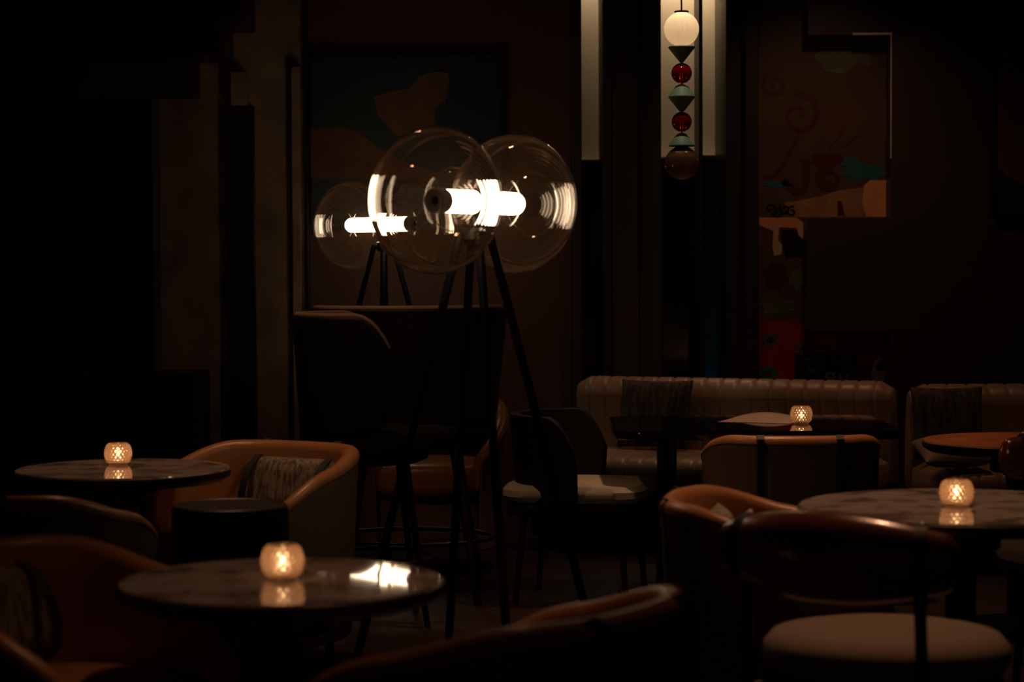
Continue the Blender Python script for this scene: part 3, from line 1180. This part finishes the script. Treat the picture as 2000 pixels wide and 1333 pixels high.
def make_stool(pm):
    root = thing('bar_stool', '', 'bar stool', (0, 0, 0), 0, 'tall black bar stools')
    v, f = shell_back(0.30, 0.27, 0.70, 1.155, math.radians(105), 0.035)
    o = obj('backrest', v, f, M['black'], root, angle=60)
    bevel(o, 0.012, 3)
    pip = []
    a1 = math.radians(105)
    for i in range(41):
        ph = -a1 + 2 * a1 * i / 40
        e = abs(ph) / a1
        zt = 1.155 - 0.12 * max(0.0, (e - 0.72) / 0.28) ** 2.2
        pip.append((0.283 * math.sin(ph), 0.253 * math.cos(ph), zt + 0.002))
    MB().tube(pip, 0.011, 10).make('lit_rim', pm, root)  # pale strip: light caught on the black rim, put into colour
    MB().lathe([(0, 0.60), (0.20, 0.60), (0.235, 0.615), (0.25, 0.65), (0.245, 0.705), (0.22, 0.73), (0.1, 0.745), (0, 0.748)], 56).make('seat', M['black'], root)
    for sx in (-1, 1):
        for sy in (-1, 1):
            MB().tube([(sx * 0.21, sy * 0.21, 0.0), (sx * 0.14, sy * 0.14, 0.605)], 0.011, 12, r2=0.015).make('leg', M['metal'], root)
    ring = [(0.255 * math.cos(a), 0.255 * math.sin(a), 0.24) for a in [2 * PI * i / 40 for i in range(41)]]
    MB().tube(ring, 0.009, 10, cap=False).make('foot_ring', M['metal'], root)
    return root


st = make_stool(M['taupe'])
place(st, (-0.548, 7.97, 0), math.atan2(0.15, 1.0) + PI / 2, 'black bar stool with rounded back standing left of the lamp legs, the nearer one', None, 0.985)
o = make_stool(M['beige'])  # paler rim strip than the nearer stool, for its stronger light
place(o, (-0.41, 8.52, 0), math.atan2(1, 0.0) + PI / 2, 'black bar stool whose lit top edge shows behind the lamp legs, the farther one', scale=0.998)
o.scale.x = 1.3

sc = thing('shell_chair', 'dark shell chair with a pale seat at the left end of the black table', 'chair', (0.27, 8.48, 0), math.atan2(-0.25, 1.0) + PI / 2)
v, f = shell_back(0.30, 0.28, 0.36, 0.735, math.radians(100), 0.04, 0.16)
bevel(obj('backrest', v, f, M['black'], sc, angle=60), 0.012, 3)
slab([(x * 1.0, y) for x, y in rrect(0.25, 0.28, 0.11)], 0.40, 0.465, 0.02).make('seat', M['pale'], sc)
slab([(x, y) for x, y in rrect(0.235, 0.265, 0.10)], 0.345, 0.399, 0.01).make('seat_frame', M['black'], sc)
for sx in (-1, 1):
    for sy in (-1, 1):
        MB().tube([(sx * 0.20, sy * 0.22, 0), (sx * 0.17, sy * 0.19, 0.35)], 0.011, 12, r2=0.015).make('leg', M['metal'], sc)

# drum side table
ds = thing('drum_table', 'small black drum table standing in front of the cushioned orange chair', 'side table', (-0.80, 6.06, 0))
MB().lathe([(0, 0.02), (0.10, 0.02), (0.115, 0.05), (0.125, 0.30), (0.150, 0.44), (0.161, 0.50), (0.164, 0.56), (0.164, 0.640), (0.160, 0.646), (0.148, 0.648),
            (0, 0.642)], 64).make('body', M['black'], ds)
MB().lathe([(0, 0), (0.14, 0), (0.145, 0.008), (0.135, 0.02), (0, 0.02)], 48).make('foot', M['metal'], ds)
MB().lathe([(0.149, 0.6485), (0.155, 0.651), (0.1605, 0.6475), (0.155, 0.645)], 64, closed=True).make('rim', M['edge'], ds)


# ---------------------------------------------------------------- sofas
def make_sofa(name, label, left, right, depth=0.62, top=0.77):
    left, right = Vector((*left, 0)), Vector((*right, 0))
    L = (right - left).length
    ang = math.atan2(right.y - left.y, right.x - left.x)
    root = thing(name, label, 'sofa', ((left + right) / 2), ang, 'channelled leather sofas')
    ch = 0.082
    nch = int(L / ch)
    ch = L / nch
    per = 8
    cols = []
    for i in range(nch * per + 1):
        x = -L / 2 + L * i / (nch * per)
        t = (i % per) / per
        cols.append((x, 0.006 * (min(1.0, 3.0 * abs(math.sin(PI * t))) ** 0.5 - 1)))

    def channel(name, prof, mat):
        """prof: loop of (y, z, ny, nz) in section; swept along x with the channel ripple along the normal"""
        vs, fs = [], []
        kk = len(prof)
        n = len(cols)
        for q, (x, rip) in enumerate(cols):
            e = min(q, n - 1 - q)
            cap = -0.03 * (1 - smooth01(e / 7.0))
            for (y, z, ny, nz) in prof:
                vs.append((x, y + ny * (rip + cap), z + nz * (rip + cap)))
        for i in range(n - 1):
            for j in range(kk):
                j2 = (j + 1) % kk
                fs.append((i * kk + j, i * kk + j2, (i + 1) * kk + j2, (i + 1) * kk + j))
        fs += [tuple(range(kk)), tuple(range((n - 1) * kk, n * kk))]
        return obj(name, vs, fs, mat, root, angle=55)

    back = [(0.0, 0.30, -1, 0), (-0.01, 0.45, -1, 0), (0.005, 0.60, -1, 0), (0.0, 0.68, -1, 0.1)]
    cy, cz, r = 0.085, top - 0.085, 0.085
    for i in range(9):
        a = PI - PI * i / 8
        back.append((cy + r * math.cos(a), cz + r * math.sin(a), math.cos(a), math.sin(a)))
    back += [(0.17, 0.5, 0, 0), (0.17, 0.30, 0, 0)]
    channel('backrest', back, M['sofa'])
    d = depth
    seat = [(0.0, 0.30, 0, 0), (-0.012, 0.43, 0, 1), (-d * 0.4, 0.44, 0, 1), (-d * 0.75, 0.44, 0, 1), (-d + 0.05, 0.435, -0.3, 1), (-d + 0.012, 0.42, -0.7, 0.7),
            (-d, 0.39, -1, 0.2), (-d + 0.004, 0.33, -1, 0), (-d + 0.02, 0.30, -1, 0)]
    channel('seat', seat, M['sofa'])
    MB().box(-L / 2 + 0.02, -d + 0.05, 0.06, L / 2 - 0.02, 0.165, 0.2995).make('base', M['black'], root, smooth=False)
    MB().box(-L / 2 + 0.06, -d + 0.10, 0.0, L / 2 - 0.06, 0.12, 0.0595).make('plinth', M['metal'], root, smooth=False)
    return root


make_sofa('sofa', 'long channelled taupe leather sofa behind the black table', (0.30, 10.50), (1.735, 9.86))
make_sofa('sofa', 'channelled taupe leather sofa at the right edge of the frame', (1.79, 9.62), (3.1, 9.62))
cushion('cushion', 'square dark patterned cushion leaning on the long sofa back', 'cushion', (0.66, 10.16, 0.445), math.radians(-24), 0.36, 0.10, 0.33, M['darkpillow'],
        math.radians(-14), 'cushions on the sofas')
cushion('cushion', 'square dark patterned cushion at the left end of the right sofa', 'cushion', (1.93, 9.47, 0.445), 0.0, 0.32, 0.10, 0.33, M['darkpillow'],
        math.radians(-14), 'cushions on the sofas')
cushion('cushion', 'flat tan cushion lying on the right sofa seat beside a bolster chair', 'cushion', (1.88, 9.00, 0.482), math.radians(8), 0.30, 0.09, 0.22, M['beige'],
        math.radians(-72), 'cushions on the sofas')

# low dark cabinets at the left wall
for (px0, px1, lab) in ((-60, 162, 'low dark panelled cabinet at the left wall, leftmost of two'), (172, 385, 'low dark panelled cabinet at the left wall, beside the black upright')):
    cx0, cx1, cz0, cz1 = span(px0, 732, px1, 860, 10.2)
    cb = thing('cabinet', lab, 'cabinet', ((cx0 + cx1) / 2, 10.2, 0), 0, 'low cabinets along the left wall')
    hw = (cx1 - cx0) / 2
    bevel(MB().box(-hw, 0, 0.04, hw, 0.45, cz1).make('body', M['darker'], cb, smooth=False), 0.006)
    mb = MB()
    x, zt, zb, fw = hw - 0.012, cz1 - 0.014, 0.07, 0.02
    mb.box(-x, -0.014, zt - fw, x, -0.001, zt).box(-x, -0.014, zb, x, -0.001, zb + fw)
    mb.box(-x, -0.014, zb + fw, -x + fw, -0.001, zt - fw).box(x - fw, -0.014, zb + fw, x, -0.001, zt - fw)
    mb.make('door_frame', M['dark'], cb, smooth=False)
    MB().box(-hw + 0.03, 0.03, 0, hw - 0.03, 0.42, 0.0395).make('plinth', M['metal'], cb, smooth=False)


# ---------------------------------------------------------------- glass disc lamps on four legs
def make_lamp():
    root = thing('floor_lamp', '', 'floor lamp', (0, 0, 0), 0, 'glass disc floor lamps on four legs')
    HZ = 1.51
    # axis of the tube is local x: near end -x (steel cap), far end +x
    AX = Matrix.Translation((0, 0, HZ)) @ Matrix.Rotation(PI / 2, 4, 'Y')
    b = MB()
    b.lathe([(0, 0.265), (0.015, 0.2635), (0.028, 0.257), (0.0335, 0.246), (0.0345, 0.23), (0.0345, -0.19), (0, -0.19)], 40, mat=AX)
    b.make('light_tube', M['tube'], root)
    cp = MB()
    cp.lathe([(0.036, -0.188), (0.036, -0.232), (0.032, -0.236), (0.013, -0.232), (0.012, -0.222), (0.0, -0.222), (0.0, -0.1905), (0.0348, -0.1905)], 40, mat=AX)
    cap = cp.make('end_cap', M['ceramic'], root)
    MB().lathe([(0, -0.2245), (0.0115, -0.2245), (0.0115, -0.2225), (0, -0.2225)], 32, mat=AX).make('socket', M['darker'], cap)
    MB().lathe([(0.0355, -0.02), (0.042, -0.018), (0.042, 0.018), (0.0355, 0.02)], 40, closed=True, mat=AX).make('clamp', M['metal'], root)
    for s in (-0.23, 0.23):
        A = 0.213
        cc = 0.112
        prof = []
        for i in range(301):
            t = -PI / 2 * 0.90 + PI * 0.90 * i / 300
            r = A * math.cos(t) ** 0.9
            z = cc * math.sin(t)
            # two moulded rings on each face
            z += math.copysign(0.010 * math.exp(-((r - 0.092) / 0.006) ** 2) + 0.008 * math.exp(-((r - 0.186) / 0.004) ** 2), t)
            z += 0.00035 * math.sin(2 * PI * r / 0.013) * (1 if r < 0.2 else 0)
            prof.append((r, s + z))
        g = MB()
        g.lathe(prof, 96, mat=AX)
        g.make('glass_disc', M['globe'], root, angle=80)
    b = MB()
    b.lathe([(0, 1.38), (0.03, 1.385), (0.04, 1.40), (0.036, 1.425), (0.016, 1.435), (0.014, HZ - 0.038), (0, HZ - 0.038)], 32)
    b.make('hub', M['metal'], root)
    for q in range(4):
        a = q * PI / 2
        dx, dy = math.cos(a), math.sin(a)
        MB().tube([(dx * 0.41, dy * 0.41, 0), (dx * 0.045, dy * 0.045, 1.415)], 0.0135, 14, r2=0.013).make('leg', M['metal'], root)
    return root


def turn_legs(root, target):
    """stand the four legs at a given heading while the tube keeps its own"""
    d = target - root.rotation_euler.z
    for ch in root.children:
        if ch.name.startswith('leg'):
            ch.rotation_euler = (0, 0, d)


lamp = make_lamp()
p1 = P(929, 560, 6.4)
place(lamp, (p1.x, 6.4, 0), math.atan2(0.87, 0.49), 'glass disc floor lamp with glowing tube standing in front of the bar stools')
lamp2 = copy_tree(lamp)
p2 = P(750, 560, 10.15)
place(lamp2, (p2.x, 10.15, 0), math.atan2(0.73, -0.68), 'glass disc floor lamp with glowing tube standing before the teal painting')
turn_legs(lamp, math.radians(15))
turn_legs(lamp2, 0)

# ---------------------------------------------------------------- bead pendant
DY = 9.55
pc = P(1331, 0, DY)
u = DY / FPX


def zz(py):
    return P(1331, py, DY).z


pend = thing('pendant_lamp', 'tall bead pendant with opal globe, red balls and mint cones hanging before the windows', 'pendant lamp', (pc.x, DY, zz(352)))
T = Matrix.Translation((pc.x, DY, 0))
RIB = 60


def ribbed(a, j):
    return 1 + 0.012 * math.cos(RIB * a)


def ball(cy, r, n=40, cut=0.0):
    c = zz(cy)
    return [(max(0.0005, r * math.cos(t)), c + r * math.sin(t)) for t in [-PI / 2 + cut + (PI - 2 * cut) * i / n for i in range(n + 1)]]


def part(mbx, name, mat, angle=40):
    return child_of(mbx.make(name, mat, None, angle=angle), pend)


g = MB().lathe(ball(57, 33.5 * u, 36, 0.25), 240, mat=T, rib=ribbed)
part(g, 'opal_globe', M['opal'])
pl = bpy.data.lights.new('pendant_bulb', 'POINT')
pl.energy = 0.23
pl.shadow_soft_size = 0.018
pl.color = (1.0, 0.74, 0.48)
po = bpy.data.objects.new('pendant_bulb', pl)
C.objects.link(po)
po.location = (pc.x, DY, zz(41))
part(MB().lathe([(0, zz(25)), (14 * u, zz(25)), (14 * u, zz(21.5)), (0, zz(21.5))], 40, mat=T), 'cap', M['metal'])
part(MB().tube([(pc.x, DY, zz(22)), (pc.x, DY, CZ - 0.03)], 1.7 * u, 12), 'rod', M['metal'])
part(MB().lathe([(0, CZ - 0.03), (0.05, CZ - 0.03), (0.055, CZ - 0.02), (0.055, CZ - 0.001), (0, CZ - 0.001)], 40, mat=T), 'ceiling_rose', M['metal'])
part(MB().lathe([(0, zz(91)), (25.5 * u, zz(91)), (26.2 * u, zz(92.5)), (25.5 * u, zz(94)), (5 * u, zz(120)), (4 * u, zz(122)), (0, zz(122))], 64, mat=T), 'cone', M['mint'], 25)
part(MB().lathe(ball(143, 20 * u), 64, mat=T), 'red_ball', M['red'])
part(MB().lathe([(0, zz(165)), (5 * u, zz(165)), (12 * u, zz(168.5)), (25.5 * u, zz(187)), (26.2 * u, zz(189)), (25.5 * u, zz(191)), (6 * u, zz(216)), (4 * u, zz(218)),
                 (0, zz(218))], 64, mat=T), 'double_cone', M['mint'], 25)
part(MB().lathe(ball(238, 19.5 * u), 64, mat=T), 'red_ball', M['red'])
part(MB().lathe([(0, zz(260)), (5 * u, zz(260)), (10 * u, zz(263)), (25.5 * u, zz(282)), (26.2 * u, zz(284.5)), (25 * u, zz(286)), (0, zz(286))], 64, mat=T), 'cone', M['mint'], 25)
part(MB().lathe([(0, zz(286)), (12 * u, zz(286.5)), (18 * u, zz(292)), (18 * u, zz(294)), (0, zz(294))], 48, mat=T), 'collar', M['metal'], 25)
part(MB().lathe(ball(319, 33 * u, 36, 0.28), 240, mat=T, rib=ribbed), 'smoked_globe', M['smoke'])
part(MB().tube([(pc.x, DY, zz(121)), (pc.x, DY, zz(166))], 1.4 * u, 10).tube([(pc.x, DY, zz(217)), (pc.x, DY, zz(261))], 1.4 * u, 10), 'spindle', M['metal'])
